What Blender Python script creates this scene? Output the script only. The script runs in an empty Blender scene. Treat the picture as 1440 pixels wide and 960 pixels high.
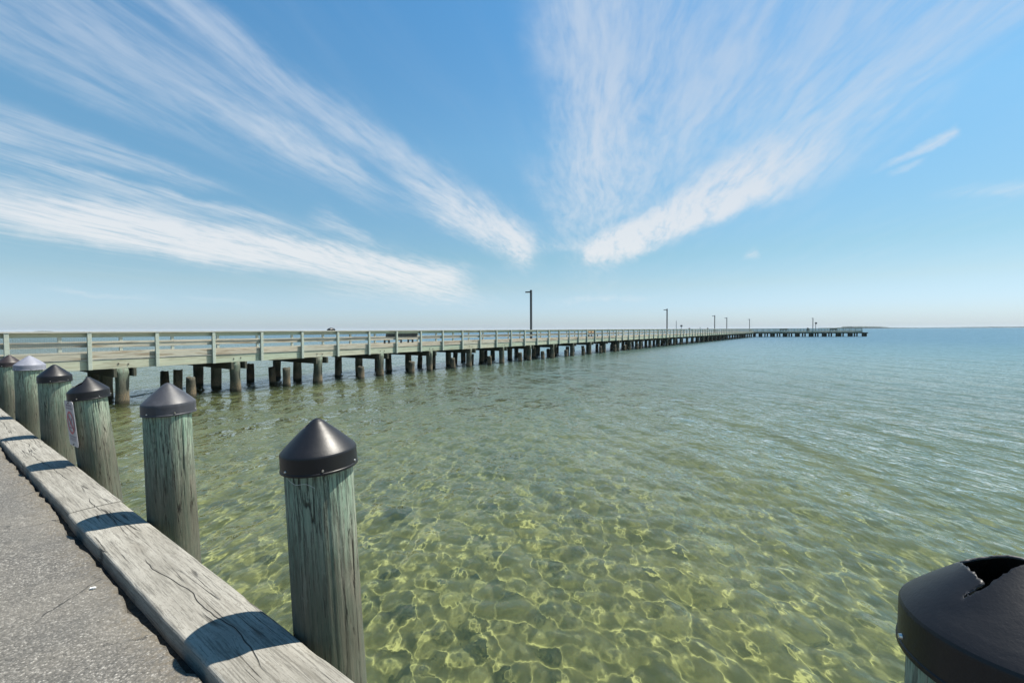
import bpy, bmesh, math, random
import numpy as np
from mathutils import Vector, Matrix
R = math.radians
C = bpy.context.scene.collection
SC = bpy.context.scene
rng = random.Random(11)

# ------------------------------------------------------------------ camera
F = 640.0                  # focal length in pixels of the 1440 wide photo
CAM_Z = 2.55               # eye above the water; water level is z = 0
PITCH = math.atan(16.6 / F); ROLL = R(-0.25)       # the horizon drops a little to the left
cam_d = bpy.data.cameras.new('camera')
cam = bpy.data.objects.new('camera', cam_d); C.objects.link(cam)
cam_d.sensor_width = 36.0; cam_d.lens = 36.0 * F / 1440.0
cam_d.clip_start = 0.05; cam_d.clip_end = 60000
cam.location = (0, 0, CAM_Z); CAM_ROT = Matrix.Rotation(R(90) - PITCH, 3, 'X') @ Matrix.Rotation(ROLL, 3, 'Z')
cam.rotation_euler = CAM_ROT.to_euler()
SC.camera = cam

def ray(x, y):
    """world direction of a photo pixel (used to read off real positions)"""
    return CAM_ROT @ Vector(((x - 720) / F, (480 - y) / F, -1.0))

# ------------------------------------------------------------------ node helper
class NT:
    def __init__(self, tree):
        self.t = tree; self.n = tree.nodes; self.l = tree.links
    def add(self, typ, **kw):
        nd = self.n.new(typ)
        for k, v in kw.items(): setattr(nd, k, v)
        return nd
    def put(self, sock, v):
        if isinstance(v, bpy.types.NodeSocket): self.l.new(v, sock)
        elif v is not None: sock.default_value = v
    def math(self, op, a, b=None, c=None, clamp=False):
        nd = self.add('ShaderNodeMath', operation=op, use_clamp=clamp)
        self.put(nd.inputs[0], a); self.put(nd.inputs[1], b); self.put(nd.inputs[2], c)
        return nd.outputs[0]
    def vmath(self, op, a, b=None):
        nd = self.add('ShaderNodeVectorMath', operation=op)
        self.put(nd.inputs[0], a); self.put(nd.inputs[1], b)
        return nd.outputs['Value'] if op in ('DOT_PRODUCT', 'LENGTH') else nd.outputs[0]
    def sep(self, v):
        nd = self.add('ShaderNodeSeparateXYZ'); self.put(nd.inputs[0], v); return nd.outputs
    def comb(self, x=0.0, y=0.0, z=0.0):
        nd = self.add('ShaderNodeCombineXYZ')
        self.put(nd.inputs[0], x); self.put(nd.inputs[1], y); self.put(nd.inputs[2], z); return nd.outputs[0]
    def smooth(self, v, a, b, lo=0.0, hi=1.0):
        nd = self.add('ShaderNodeMapRange', interpolation_type='SMOOTHSTEP')
        self.put(nd.inputs['Value'], v)
        nd.inputs['From Min'].default_value = a; nd.inputs['From Max'].default_value = b
        nd.inputs['To Min'].default_value = lo; nd.inputs['To Max'].default_value = hi
        return nd.outputs[0]
    def lin(self, v, a, b, lo=0.0, hi=1.0):
        nd = self.add('ShaderNodeMapRange')
        self.put(nd.inputs['Value'], v)
        nd.inputs['From Min'].default_value = a; nd.inputs['From Max'].default_value = b
        nd.inputs['To Min'].default_value = lo; nd.inputs['To Max'].default_value = hi
        return nd.outputs[0]
    def noise(self, vec, scale=5.0, detail=4.0, rough=0.55, dist=0.0):
        nd = self.add('ShaderNodeTexNoise')
        self.put(nd.inputs['Vector'], vec); nd.inputs['Scale'].default_value = scale
        nd.inputs['Detail'].default_value = detail; nd.inputs['Roughness'].default_value = rough
        nd.inputs['Distortion'].default_value = dist
        return nd.outputs['Fac']
    def voro(self, vec, scale, feature='F1', rand=1.0):
        nd = self.add('ShaderNodeTexVoronoi', feature=feature)
        self.put(nd.inputs['Vector'], vec); nd.inputs['Scale'].default_value = scale
        nd.inputs['Randomness'].default_value = rand
        return nd.outputs
    def mapping(self, vec, loc=(0, 0, 0), rot=(0, 0, 0), scale=(1, 1, 1), typ='POINT'):
        nd = self.add('ShaderNodeMapping', vector_type=typ)
        self.put(nd.inputs['Vector'], vec)
        nd.inputs['Location'].default_value = loc; nd.inputs['Rotation'].default_value = rot
        nd.inputs['Scale'].default_value = scale
        return nd.outputs[0]
    def ramp(self, fac, stops, interp='LINEAR'):
        nd = self.add('ShaderNodeValToRGB'); self.put(nd.inputs[0], fac)
        cr = nd.color_ramp; cr.interpolation = interp
        while len(cr.elements) < len(stops): cr.elements.new(0.5)
        for e, (p, c) in zip(cr.elements, stops):
            e.position = p; e.color = (*c, 1) if len(c) == 3 else c
        return nd.outputs[0]
    def mix(self, fac, a, b, mode='MIX'):
        nd = self.add('ShaderNodeMix', data_type='RGBA', blend_type=mode)
        self.put(nd.inputs[0], fac)
        for s, v in ((nd.inputs[6], a), (nd.inputs[7], b)):
            if isinstance(v, tuple) and len(v) == 3: v = (*v, 1)
            self.put(s, v)
        return nd.outputs[2]
    def bump(self, h, strength=0.5, dist=0.01, normal=None):
        nd = self.add('ShaderNodeBump'); self.put(nd.inputs['Height'], h)
        nd.inputs['Strength'].default_value = strength; nd.inputs['Distance'].default_value = dist
        if normal is not None: self.put(nd.inputs['Normal'], normal)
        return nd.outputs[0]

def new_mat(name):
    m = bpy.data.materials.new(name); m.use_nodes = True
    t = NT(m.node_tree)
    p = m.node_tree.nodes['Principled BSDF']
    return m, t, p

# ------------------------------------------------------------------ sun and sky
SUN_EL = R(63.5)
sx, sy = 0.940, 0.341
SUN = Vector((sx * math.cos(SUN_EL), sy * math.cos(SUN_EL), math.sin(SUN_EL))).normalized()
sd = bpy.data.lights.new('sun', 'SUN'); sd.energy = 5.0; sd.angle = R(0.53); sd.color = (1.0, 0.94, 0.83)
sun = bpy.data.objects.new('sun', sd); C.objects.link(sun)
sun.rotation_euler = (-SUN).to_track_quat('-Z', 'Y').to_euler()
sun.location = (8, 4, 20)
sd.cycles.is_caustics_light = True
SC.view_settings.view_transform = 'Standard'; SC.view_settings.look = 'None'
SC.view_settings.exposure = 1.0; SC.view_settings.gamma = 1.0
SC.cycles.max_bounces = 10; SC.cycles.transmission_bounces = 8; SC.cycles.transparent_max_bounces = 12
SC.cycles.sample_clamp_indirect = 6.0

world = bpy.data.worlds.new('World'); SC.world = world; world.use_nodes = True
w = NT(world.node_tree)
bg = world.node_tree.nodes['Background']
sky = w.add('ShaderNodeTexSky', sky_type='NISHITA')
sky.sun_disc = False; sky.sun_elevation = SUN_EL; sky.sun_rotation = math.atan2(sx, sy)
sky.altitude = 0; sky.air_density = 1.0; sky.dust_density = 0.6; sky.ozone_density = 2.0
SKY_RAMP = [(0.0, (.485, .605, .86)), (0.045, (.495, .595, .765)), (0.09, (.520, .580, .605)), (0.15, (.478, .600, .580)), (0.36, (.52, .775, .76)), (0.56, (.40, .76, .84)), (1.0, (.34, .74, .86))]
SKY_SAT = 1.0
SKY_STR = 0.050
CLOUD_LOW = (8.3, 8.6, 8.8)
CLOUD_HIGH = (5.4, 6.5, 8.0)
HAZE = 0.00006
# cirrus on the sky: streaks given by their direction, combed by a wind-drawn noise on a high flat layer
D = w.add('ShaderNodeTexCoord').outputs['Generated']
dx, dy, dz = w.sep(D)[:3]
dyc = w.math('MAXIMUM', dy, 0.12)
gx = w.math('DIVIDE', dx, dyc); gz = w.math('DIVIDE', dz, dyc)
den = w.math('ADD', w.math('MAXIMUM', dz, 0.0), 0.04)
px_ = w.math('DIVIDE', dx, den); py_ = w.math('DIVIDE', dy, den)
plan = w.comb(px_, py_, 0.0)
AZ = R(11.5)
comb_v = w.mapping(plan, rot=(0, 0, AZ))             # x across the wind, y along it
warp = w.noise(w.mapping(comb_v, scale=(0.9, 0.35, 1)), 1.0, 3.0, 0.5)
wv = w.math('MULTIPLY', w.math('SUBTRACT', warp, 0.5), 0.55)
cx, cy = w.sep(comb_v)[:2]
fib_v = w.comb(w.math('ADD', cx, wv), w.math('ADD', cy, w.math('MULTIPLY', wv, 1.4)), 0.0)
fib1 = w.noise(w.mapping(fib_v, scale=(5.5, 0.8, 1)), 1.0, 7.0, 0.62, 0.25)
fib2 = w.noise(w.mapping(fib_v, loc=(3, 7, 0), scale=(17.0, 3.4, 1)), 1.0, 6.0, 0.62, 0.3)
fib3 = w.noise(w.mapping(fib_v, loc=(13, 2, 0), rot=(0, 0, R(62)), scale=(26.0, 7.0, 1)), 1.0, 4.0, 0.6, 0.4)  # fine cross ripple
fib = w.math('ADD', w.math('ADD', w.math('MULTIPLY', fib1, 0.50), w.math('MULTIPLY', fib2, 0.36)), w.math('MULTIPLY', fib3, 0.14))
# low frequency wander of the streak edges
qn = w.comb(gx, gz, 0.0)
wa = w.add('ShaderNodeTexNoise'); w.put(wa.inputs['Vector'], w.mapping(qn, loc=(4.2, 1.7, 0), scale=(4.2, 6.5, 1)))
wa.inputs['Scale'].default_value = 1.0; wa.inputs['Detail'].default_value = 5.0; wa.inputs['Roughness'].default_value = 0.6
wander = w.vmath('MULTIPLY', w.vmath('SUBTRACT', wa.outputs['Color'], (0.5, 0.5, 0.5)), (0.11, 0.06, 0.0))
q = w.vmath('ADD', qn, wander)

def g(x, y):
    d = ray(x, y); return (d.x / d.y, d.z / d.y)
# x0,y0 -> x1,y1 in the photo, half widths in pixels there, density, softness at head and tail
STREAKS = [
    ((-420, 215), (500, 362), 66, 36, 0.74, .05, .25),     # long low cluster on the left
    ((60, 300), (650, 400), 27, 26, 1.6, .20, .07),
    ((-200, 262), (330, 350), 26, 16, 0.55, .05, .25),
    ((-300, 95), (312, 262), 52, 12, 0.66, .05, .18),      # wedge above it
    ((-200, 160), (260, 292), 16, 8, 0.50, .05, .35),
    ((200, 262), (400, 316), 10, 8, 0.45, .25, .35),
    ((430, 296), (540, 346), 16, 10, 0.55, .30, .30),
    ((150, -60), (760, 356), 34, 26, 0.72, .05, .08),      # ridge of the diagonal band
    ((560, 258), (752, 358), 24, 30, 0.9, .40, .08),
    ((-160, -120), (560, 285), 120, 24, 0.55, .05, .30),   # its wide veil
    ((300, 120), (520, 262), 30, 20, 0.40, .30, .30),
    ((-100, 10), (260, 190), 40, 18, 0.28, .05, .40),
    ((800, -160), (838, 366), 88, 46, 0.74, .02, .45),     # upright column in the middle
    ((860, -160), (860, 330), 150, 55, 0.46, .02, .25),
    ((750, 220), (800, 335), 34, 24, 0.34, .35, .25),
    ((1010, -160), (890, 290), 160, 64, 0.56, .02, .40),   # fan to the right of it
    ((1190, -120), (940, 250), 140, 56, 0.46, .05, .45),
    ((1140, 208), (828, 364), 50, 19, 2.1, .55, .06),     # bright feather
    ((1090, 256), (846, 360), 28, 12, .8, .40, .08),
    ((1480, -60), (1060, 270), 70, 70, 0.50, .05, .55),
    ((1350, -80), (1000, 240), 80, 70, 0.46, .05, .55),
    ((1236, 236), (1352, 179), 5, 11, 0.80, .45, .10),     # small feather far right
    ((1250, 245), (1300, 224), 6, 6, 0.35, .40, .40),
    ((1320, 276), (1490, 262), 9, 11, 0.34, .40, .20),
    ((1048, 357), (1072, 352), 8, 9, 0.45, .30, .30),
    ((430, 402), (700, 424), 26, 18, 0.42, .35, .35),
    ((60, 408), (230, 420), 4, 5, 0.24, .30, .40),
    ((770, 420), (930, 414), 6, 4, 0.28, .30, .40),
    ((260, 415), (360, 424), 6, 5, 0.18, .30, .40),
    ((760, 345), (835, 350), 14, 9, 0.30, .35, .30),
]
total = None
for (a, b, w0, w1, dens, s0, s1) in STREAKS:
    if dens <= 0: continue
    A, B = g(*a), g(*b)
    ex, ez = B[0] - A[0], B[1] - A[1]; L = math.hypot(ex, ez); ang = math.atan2(ez, ex)
    m = w.mapping(q, loc=(A[0], A[1], 0), rot=(0, 0, ang), scale=(L, 1 / F, 1), typ='TEXTURE')
    t_, s_ = w.sep(m)[:2]
    width = w.math('MAXIMUM', w.math('MULTIPLY_ADD', t_, w1 - w0, w0), 2.0)
    across = w.smooth(w.math('ABSOLUTE', w.math('DIVIDE', s_, width)), 0.0, 1.35, 1.0, 0.0)
    along = w.math('MULTIPLY', w.smooth(t_, -s0 * .5, s0), w.smooth(t_, 1 - s1, 1 + s1 * .5, 1.0, 0.0))
    v = w.math('MULTIPLY', w.math('MULTIPLY', across, along), dens)
    total = v if total is None else w.math('ADD', total, v)
total = w.math('SUBTRACT', 1.0, w.math('POWER', 2.718, w.math('MULTIPLY', total, -1.25)))
# the noise eats into the streaks: dense hearts stay, edges break into fibres
cl = w.math('MULTIPLY', total, w.smooth(w.math('ADD', fib, w.math('MULTIPLY', total, 0.17)), 0.40, 0.72))
veil = w.math('MULTIPLY', w.smooth(w.math('ADD', w.math('MULTIPLY', fib1, 0.7), w.math('MULTIPLY', warp, 0.3)), 0.46, 0.8), 0.10)
cl = w.math('ADD', cl, w.math('MULTIPLY', total, 0.15))
front = w.smooth(dy, 0.12, 0.3)
cl = w.math('MULTIPLY', cl, front)
cl = w.math('ADD', cl, w.math('MULTIPLY', veil, w.smooth(dz, 0.02, 0.12)))
cl = w.math('MINIMUM', cl, 1.0)
up = w.smooth(dz, -0.01, 0.02)
cl = w.math('MULTIPLY', w.math('MULTIPLY', cl, up), 0.94)
SKY_GAIN = 1.0
skyc = w.mix(1.0, sky.outputs[0], w.mix(1.0, w.ramp(dz, SKY_RAMP), (2.0, 2.0, 2.0), 'MULTIPLY'), 'MULTIPLY')
hsv = w.add('ShaderNodeHueSaturation'); hsv.inputs['Saturation'].default_value = SKY_SAT
w.put(hsv.inputs['Color'], skyc)
cloud_col = w.mix(w.smooth(dz, 0.05, 0.55), CLOUD_LOW, CLOUD_HIGH)
final = w.mix(cl, hsv.outputs[0], cloud_col)
w.put(bg.inputs['Color'], final); bg.inputs['Strength'].default_value = SKY_STR
WAVE = 0.0200
FLOOR_RAMP = [(0.3, (0.094, 0.101, 0.043)), (0.7, (0.208, 0.202, 0.094))]
FLOOR_WEED = (0.05, 0.066, 0.026)
FLOOR_DEEP = (0.026, 0.050, 0.040)  # far floor tone with the light lost in deep water put into it
SILT_NEAR = (0.066, 0.084, 0.035)
SILT_MID = (0.084, 0.132, 0.108)
SILT_FAR = (0.036, 0.088, 0.112)
# ------------------------------------------------------------------ object helpers
def tag(o, label=None, cat=None, group=None, kind=None):
    if label: o['label'] = label
    if cat: o['category'] = cat
    if group: o['group'] = group
    if kind: o['kind'] = kind
    return o
def link_mesh(name, me, mat=None, parent=None, smooth=False):
    o = bpy.data.objects.new(name, me); C.objects.link(o)
    if mat: me.materials.append(mat)
    if smooth: me.polygons.foreach_set('use_smooth', [True] * len(me.polygons))
    if parent: o.parent = parent
    return o
def obj(name, bm, mat, parent=None, smooth=False):
    bmesh.ops.recalc_face_normals(bm, faces=bm.faces)
    me = bpy.data.meshes.new(name); bm.to_mesh(me); bm.free()
    return link_mesh(name, me, mat, parent, smooth)
def empty(name, loc=(0, 0, 0), rz=0.0):
    o = bpy.data.objects.new(name, None); C.objects.link(o)
    o.location = loc; o.rotation_euler = (0, 0, rz); o.empty_display_size = 0.2
    return o
def grid_mesh(name, P, nr, nc):
    """quads over an (nr*nc,3) point array"""
    me = bpy.data.meshes.new(name)
    i = np.arange(nr - 1)[:, None] * nc + np.arange(nc - 1)[None, :]
    f = np.stack([i, i + 1, i + nc + 1, i + nc], -1).reshape(-1, 4).astype(np.int32)
    me.vertices.add(len(P)); me.vertices.foreach_set('co', P.astype(np.float32).ravel())
    me.loops.add(f.size); me.loops.foreach_set('vertex_index', f.ravel())
    me.polygons.add(len(f)); me.polygons.foreach_set('loop_start', np.arange(0, f.size, 4, dtype=np.int32))
    me.polygons.foreach_set('use_smooth', np.ones(len(f), dtype=bool))
    me.update(calc_edges=True); me.validate()
    return me

# ------------------------------------------------------------------ water surface: real waves, graded detail
NC = 1150
th = np.linspace(R(-82), R(80), NC)
rr = [0.35]
while rr[-1] < 400: rr.append(rr[-1] + max(0.012, rr[-1] * 0.0075))
while rr[-1] < 9000: rr.append(rr[-1] * 1.03)
rr = np.array(rr); NR = len(rr)
RR, TH = np.meshgrid(rr, th, indexing='ij')
X = (RR * np.sin(TH)); Y = (RR * np.cos(TH))
cell = np.maximum(RR * (th[1] - th[0]), np.gradient(rr)[:, None])
wr = np.random.RandomState(5)
H = np.zeros_like(X)
gust = 1 + 0.22 * np.sin(X * 0.21 + 1.3 + 0.6 * np.sin(Y * 0.13)) * np.sin(Y * 0.17 - 0.7 + 0.5 * np.sin(X * 0.11))
MEAN = math.atan2(0.57, 0.82)
NW = 110
for k in range(NW):
    lam = 0.12 * (2.6 / 0.12) ** ((k + wr.rand()) / NW)
    spread = R(22) if lam > 0.7 else R(36)
    ang = MEAN + wr.randn() * spread
    if wr.rand() < 0.10: ang = wr.rand() * 6.283       # a few waves reflected off the bulkhead
    kk = 2 * math.pi / lam
    # slope spectrum: most of the tilt in 0.3 to 1.0 m ripples
    slope = WAVE * math.exp(-(math.log(lam / 0.34) / 1.05) ** 2) * (0.6 + 0.8 * wr.rand())
    a = slope / kk
    fade = np.clip((lam / cell - 2.5) / 3.0, 0, 1)
    ph = kk * (X * math.cos(ang) + Y * math.sin(ang)) + wr.rand() * 6.283
    s = np.sin(ph)
    H += fade * gust * a * (s + 0.18 * np.cos(2 * ph))
P = np.stack([X, Y, H], -1).reshape(-1, 3)
wm = bpy.data.materials.new('sea_water'); wm.use_nodes = True
t = NT(wm.node_tree); t.n.remove(t.n['Principled BSDF'])
pos = t.add('ShaderNodeNewGeometry').outputs['Position']
dist = t.vmath('LENGTH', pos)
# ripples too small for the mesh: slopes taken straight from a height noise (true finite differences in metres)
EPS = 0.02
amp = t.ramp(t.lin(dist, 0.0, 120.0), [(0.0, (.55,) * 3), (0.05, (.85,) * 3), (0.14, (1.75,) * 3), (0.3, (1.9,) * 3), (1.0, (2.4,) * 3)])
def hgt(off):
    v = t.mapping(t.vmath('ADD', pos, off), rot=(0, 0, -MEAN), scale=(1.0, 0.55, 1))
    a_ = t.noise(v, 1.5, 3.0, 0.55, 0.0); b_ = t.noise(v, 7.0, 2.0, 0.5, 0.0)
    c_ = t.noise(t.mapping(t.vmath('ADD', pos, off), rot=(0, 0, -MEAN - .25), scale=(1.0, 0.35, 1)), 0.55, 1.0, 0.5, 0.3)
    return t.math('ADD', t.math('MULTIPLY', c_, 0.26), t.math('ADD', t.math('MULTIPLY', a_, 0.135), t.math('MULTIPLY', b_, 0.028)))
h0 = hgt((0, 0, 0)); hx = hgt((EPS, 0, 0)); hy = hgt((0, EPS, 0))
gxx = t.math('MULTIPLY', t.math('DIVIDE', t.math('SUBTRACT', h0, hx), EPS), amp)
gyy = t.math('MULTIPLY', t.math('DIVIDE', t.math('SUBTRACT', h0, hy), EPS), amp)
nrm = t.vmath('NORMALIZE', t.vmath('ADD', t.n['Geometry'].outputs['Normal'], t.comb(gxx, gyy, 0.0)))
fr = t.add('ShaderNodeFresnel'); fr.inputs['IOR'].default_value = 1.333; t.put(fr.inputs['Normal'], nrm)
refr = t.add('ShaderNodeBsdfRefraction'); refr.inputs['IOR'].default_value = 1.333
t.put(refr.inputs['Normal'], t.vmath('NORMALIZE', t.vmath('ADD', t.n['Geometry'].outputs['Normal'], t.vmath('MULTIPLY', t.comb(gxx, gyy, 0.0), (.7, .7, 0)))))
refr.inputs['Roughness'].default_value = 0.0; refr.inputs['Color'].default_value = (0.93, 0.98, 0.90, 1)
glo = t.add('ShaderNodeBsdfGlossy', distribution='BECKMANN'); t.put(glo.inputs['Roughness'], t.ramp(t.lin(dist, 0.0, 120.0), [(0.0, (.028,) * 3), (0.08, (.05,) * 3), (0.2, (.15,) * 3), (0.5, (.32,) * 3), (1.0, (.40,) * 3)]))
glo.inputs['Color'].default_value = (1, 1, 1, 1); t.put(glo.inputs['Normal'], nrm)
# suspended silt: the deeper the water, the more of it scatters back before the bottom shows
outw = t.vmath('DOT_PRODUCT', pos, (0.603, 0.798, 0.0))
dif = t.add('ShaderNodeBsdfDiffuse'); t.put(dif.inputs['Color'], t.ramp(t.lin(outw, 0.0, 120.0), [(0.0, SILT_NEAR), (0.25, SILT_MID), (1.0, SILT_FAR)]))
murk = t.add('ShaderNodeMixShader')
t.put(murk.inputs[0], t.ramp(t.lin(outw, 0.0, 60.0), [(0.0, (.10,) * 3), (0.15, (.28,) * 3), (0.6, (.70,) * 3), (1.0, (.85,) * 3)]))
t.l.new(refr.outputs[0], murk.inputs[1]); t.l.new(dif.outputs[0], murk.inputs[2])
ms = t.add('ShaderNodeMixShader')
t.put(ms.inputs[0], fr.outputs[0]); t.l.new(murk.outputs[0], ms.inputs[1]); t.l.new(glo.outputs[0], ms.inputs[2])
t.l.new(ms.outputs[0], t.n['Material Output'].inputs['Surface'])
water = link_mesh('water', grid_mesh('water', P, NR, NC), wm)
tag(water, 'clear shallow green bay water with small wind ripples turning blue far out', 'water', kind='structure')
water.cycles.is_caustics_caster = True

# ------------------------------------------------------------------ sea floor
nx = 260
sgn = np.linspace(-1, 1, nx)
ax = np.sign(sgn) * (np.abs(sgn) ** 4) * 9500 + sgn * 40
ay = ax.copy()
GX, GY = np.meshgrid(ax, ay, indexing='ij')
nrmd = 0.603 * GX + 0.798 * GY                       # distance out from the bulkhead
depth = 0.95 + 0.35 * np.clip(nrmd / 25, 0, 1) + 1.6 * np.clip((nrmd - 25) / 120, 0, 1) + 3 * np.clip((nrmd - 150) / 600, 0, 1)
depth += 0.05 * np.sin(GX * 1.3 + 0.7 * np.sin(GY * .9)) * np.sin(GY * 1.1 + .4)
P = np.stack([GX, GY, -depth], -1).reshape(-1, 3)
fm, t, p = new_mat('sand_floor')
pos = t.add('ShaderNodeNewGeometry').outputs['Position']
n1 = t.noise(pos, 0.55, 5, 0.6); n2 = t.noise(pos, 6.0, 5, 0.65); n3 = t.noise(pos, 0.05, 3, 0.5)
mixn = t.math('ADD', t.math('MULTIPLY', n1, 0.6), t.math('MULTIPLY', n2, 0.4))
col = t.ramp(mixn, FLOOR_RAMP)
col = t.mix(t.math('MULTIPLY', t.smooth(n3, 0.45, 0.7), 0.5), col, FLOOR_WEED)
outn = t.vmath('DOT_PRODUCT', pos, (0.603, 0.798, 0.0))
deep_out = t.math('ADD', outn, t.math('MULTIPLY', t.math('SUBTRACT', n3, .5), 30.0))
col = t.mix(t.smooth(deep_out, 12.0, 60.0, 0.0, 0.85), col, FLOOR_DEEP)  # floor colour darkened outward, in place of the water absorbing light
t.put(p.inputs['Base Color'], col); p.inputs['Roughness'].default_value = 1.0
p.inputs['Specular IOR Level'].default_value = 0.0
floor = link_mesh('seabed', grid_mesh('seabed', P, nx, nx), fm)
tag(floor, 'pale green sandy seabed seen through the shallow water', 'seabed', kind='structure')
floor.cycles.is_caustics_receiver = True
# ------------------------------------------------------------------ materials
def wood_coords(t):
    tc = t.add('ShaderNodeTexCoord').outputs['Object']
    oi = t.add('ShaderNodeObjectInfo')
    off = t.vmath('ADD', tc, t.vmath('MULTIPLY', t.comb(oi.outputs['Random'], oi.outputs['Random'], oi.outputs['Random']), (7.0, 13.0, 3.0)))
    return tc, off, oi.outputs['Random']

def pile_material(name, wet_lo, wet_hi, green=(0.195, 0.285, 0.215), grey=(0.215, 0.20, 0.155), dark=(0.029, 0.028, 0.019), barnacle=False):
    m, t, p = new_mat(name)
    tc, off, rnd = wood_coords(t)
    wz = t.sep(t.add('ShaderNodeNewGeometry').outputs['Position'])[2]
    fine = t.noise(t.mapping(off, scale=(95, 95, 6.5)), 1.0, 6.0, 0.72, 0.3)
    mid = t.noise(t.mapping(off, scale=(24, 24, 1.0)), 1.0, 6.0, 0.65, 0.5)
    blot = t.noise(t.mapping(off, scale=(5, 5, 2.2)), 1.0, 6.0, 0.62)
    flake = t.noise(t.mapping(off, scale=(40, 40, 16)), 1.0, 5.0, 0.7, 0.6)
    cr = t.voro(t.mapping(t.vmath('ADD', off, t.vmath('MULTIPLY', t.comb(mid, mid, 0.0), (.05, .05, 0))), scale=(30, 30, 1.5)), 1.0, 'DISTANCE_TO_EDGE')[0]
    crack = t.math('MULTIPLY', t.smooth(cr, 0.004, 0.034, 1.0, 0.0), t.smooth(mid, 0.50, 0.62))
    base = t.mix(t.smooth(t.math('ADD', t.math('MULTIPLY', blot, .6), t.math('MULTIPLY', mid, .4)), 0.40, 0.62) if barnacle else t.math('MULTIPLY', t.smooth(t.math('ADD', t.math('MULTIPLY', blot, .6), t.math('MULTIPLY', mid, .4)), 0.40, 0.62), t.smooth(wz, 1.35, 1.9, 1.0, 0.45)), green, grey)
    base = t.mix(t.math('MULTIPLY', t.smooth(fine, 0.47, 0.58), 0.72), base, (0.050, 0.050, 0.040))
    vein = t.noise(t.mapping(off, scale=(150, 150, 5.0)), 1.0, 4.0, 0.7, 0.2)
    base = t.mix(t.math('MULTIPLY', t.smooth(vein, 0.56, 0.63), 0.75), base, (0.022, 0.022, 0.018))
    base = t.mix(t.math('MULTIPLY', t.smooth(vein, 0.44, 0.38), 0.35), base, (0.36, 0.40, 0.33))
    base = t.mix(t.math('MULTIPLY', t.smooth(flake, 0.56, 0.72), 0.45), base, (0.34, 0.37, 0.30))
    # algae and water stain rise from below in an uneven tide
    zz = t.math('ADD', wz, t.math('MULTIPLY', t.math('SUBTRACT', t.math('ADD', t.math('MULTIPLY', blot, .55), t.math('MULTIPLY', mid, .45)), 0.5), 1.5))
    wet = t.smooth(zz, wet_lo, wet_hi, 1.0, 0.0)
    stain = t.mix(t.smooth(fine, 0.35, 0.65), dark, (0.092, 0.090, 0.066))
    base = t.mix(t.math('MULTIPLY', wet, 0.84), base, stain)
    if barnacle:
        bz = t.math('ADD', wz, t.math('MULTIPLY', t.math('SUBTRACT', blot, .5), 0.5))
        bar = t.math('MULTIPLY', t.smooth(bz, 0.22, 0.55, 1.0, 0.0), t.smooth(flake, 0.38, 0.58))
        base = t.mix(bar, base, (0.165, 0.122, 0.075))
        base = t.mix(t.smooth(t.math('ADD', wz, t.math('MULTIPLY', mid, .08)), .08, .20, .85, 0.0), base, (.03, .028, .018))
    base = t.mix(t.math('MULTIPLY', crack, 0.9), base, (0.018, 0.016, 0.012))
    t.put(p.inputs['Base Color'], base); p.inputs['Roughness'].default_value = 0.85
    p.inputs['Specular IOR Level'].default_value = 0.25
    h = t.math('SUBTRACT', t.math('ADD', t.math('MULTIPLY', fine, .35), t.math('ADD', t.math('MULTIPLY', mid, .55), t.math('MULTIPLY', flake, .3))), t.math('MULTIPLY', crack, 1.4))
    t.put(p.inputs['Normal'], t.bump(h, 0.75, 0.006))
    return m
M_PILE = pile_material('weathered_piling_wood', 1.22, 1.92)
M_PIER_PILE = pile_material('pier_piling_wood', 0.65, 1.20, green=(.155, .225, .17), grey=(.125, .12, .092), dark=(.016, .014, .009), barnacle=True)
M_STUB = pile_material('old_piling_wood', 0.9, 1.4, green=(.075, .066, .048), grey=(.11, .095, .072), dark=(.02, .016, .012), barnacle=True)

def board_material(name, cols, crack=0.6, rough=0.85, stain=(0.14, 0.09, 0.045), stain_amt=0.0):
    """boards laid along local X; each separate board gets its own tone"""
    m, t, p = new_mat(name)
    tc, off, rnd = wood_coords(t)
    isl = t.add('ShaderNodeNewGeometry').outputs['Random Per Island']
    o2 = t.vmath('ADD', off, t.vmath('MULTIPLY', t.comb(isl, isl, isl), (9.0, 5.0, 3.0)))
    fine = t.noise(t.mapping(o2, scale=(2.0, 60, 60)), 1.0, 5.0, 0.65, 0.3)
    mid = t.noise(t.mapping(o2, scale=(0.7, 14, 14)), 1.0, 5.0, 0.6, 0.8)
    tone = t.math('ADD', t.math('MULTIPLY', isl, 0.55), t.math('MULTIPLY', mid, 0.45))
    base = t.ramp(tone, cols)
    base = t.mix(t.math('MULTIPLY', t.smooth(fine, 0.45, 0.7), crack), base, (0.075, 0.068, 0.055))
    if stain_amt:
        sn = t.noise(t.mapping(o2, scale=(0.8, 9, 9)), 1.0, 4.0, 0.6, 0.4)
        base = t.mix(t.math('MULTIPLY', t.smooth(sn, 0.5, 0.66), stain_amt), base, stain)
    t.put(p.inputs['Base Color'], base); p.inputs['Roughness'].default_value = rough
    p.inputs['Specular IOR Level'].default_value = 0.25
    t.put(p.inputs['Normal'], t.bump(t.math('ADD', fine, mid), 0.4, 0.004))
    return m
M_FASCIA = board_material('green_treated_boards', [(0.15, (.275, .34, .255)), (0.5, (.35, .395, .295)), (0.85, (.41, .395, .30))], 0.4, stain_amt=0.40)
M_RAIL = board_material('weathered_rail_boards', [(0.15, (.32, .285, .225)), (0.5, (.41, .365, .285)), (0.85, (.37, .37, .305))], 0.45, stain_amt=0.6)
M_CAPRAIL = board_material('grey_cap_rail', [(0.15, (.33, .335, .30)), (0.85, (.42, .41, .37))], 0.4)
M_POST = board_material('rail_post_wood', [(0.15, (.33, .375, .32)), (0.85, (.39, .42, .36))], 0.35)
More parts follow.
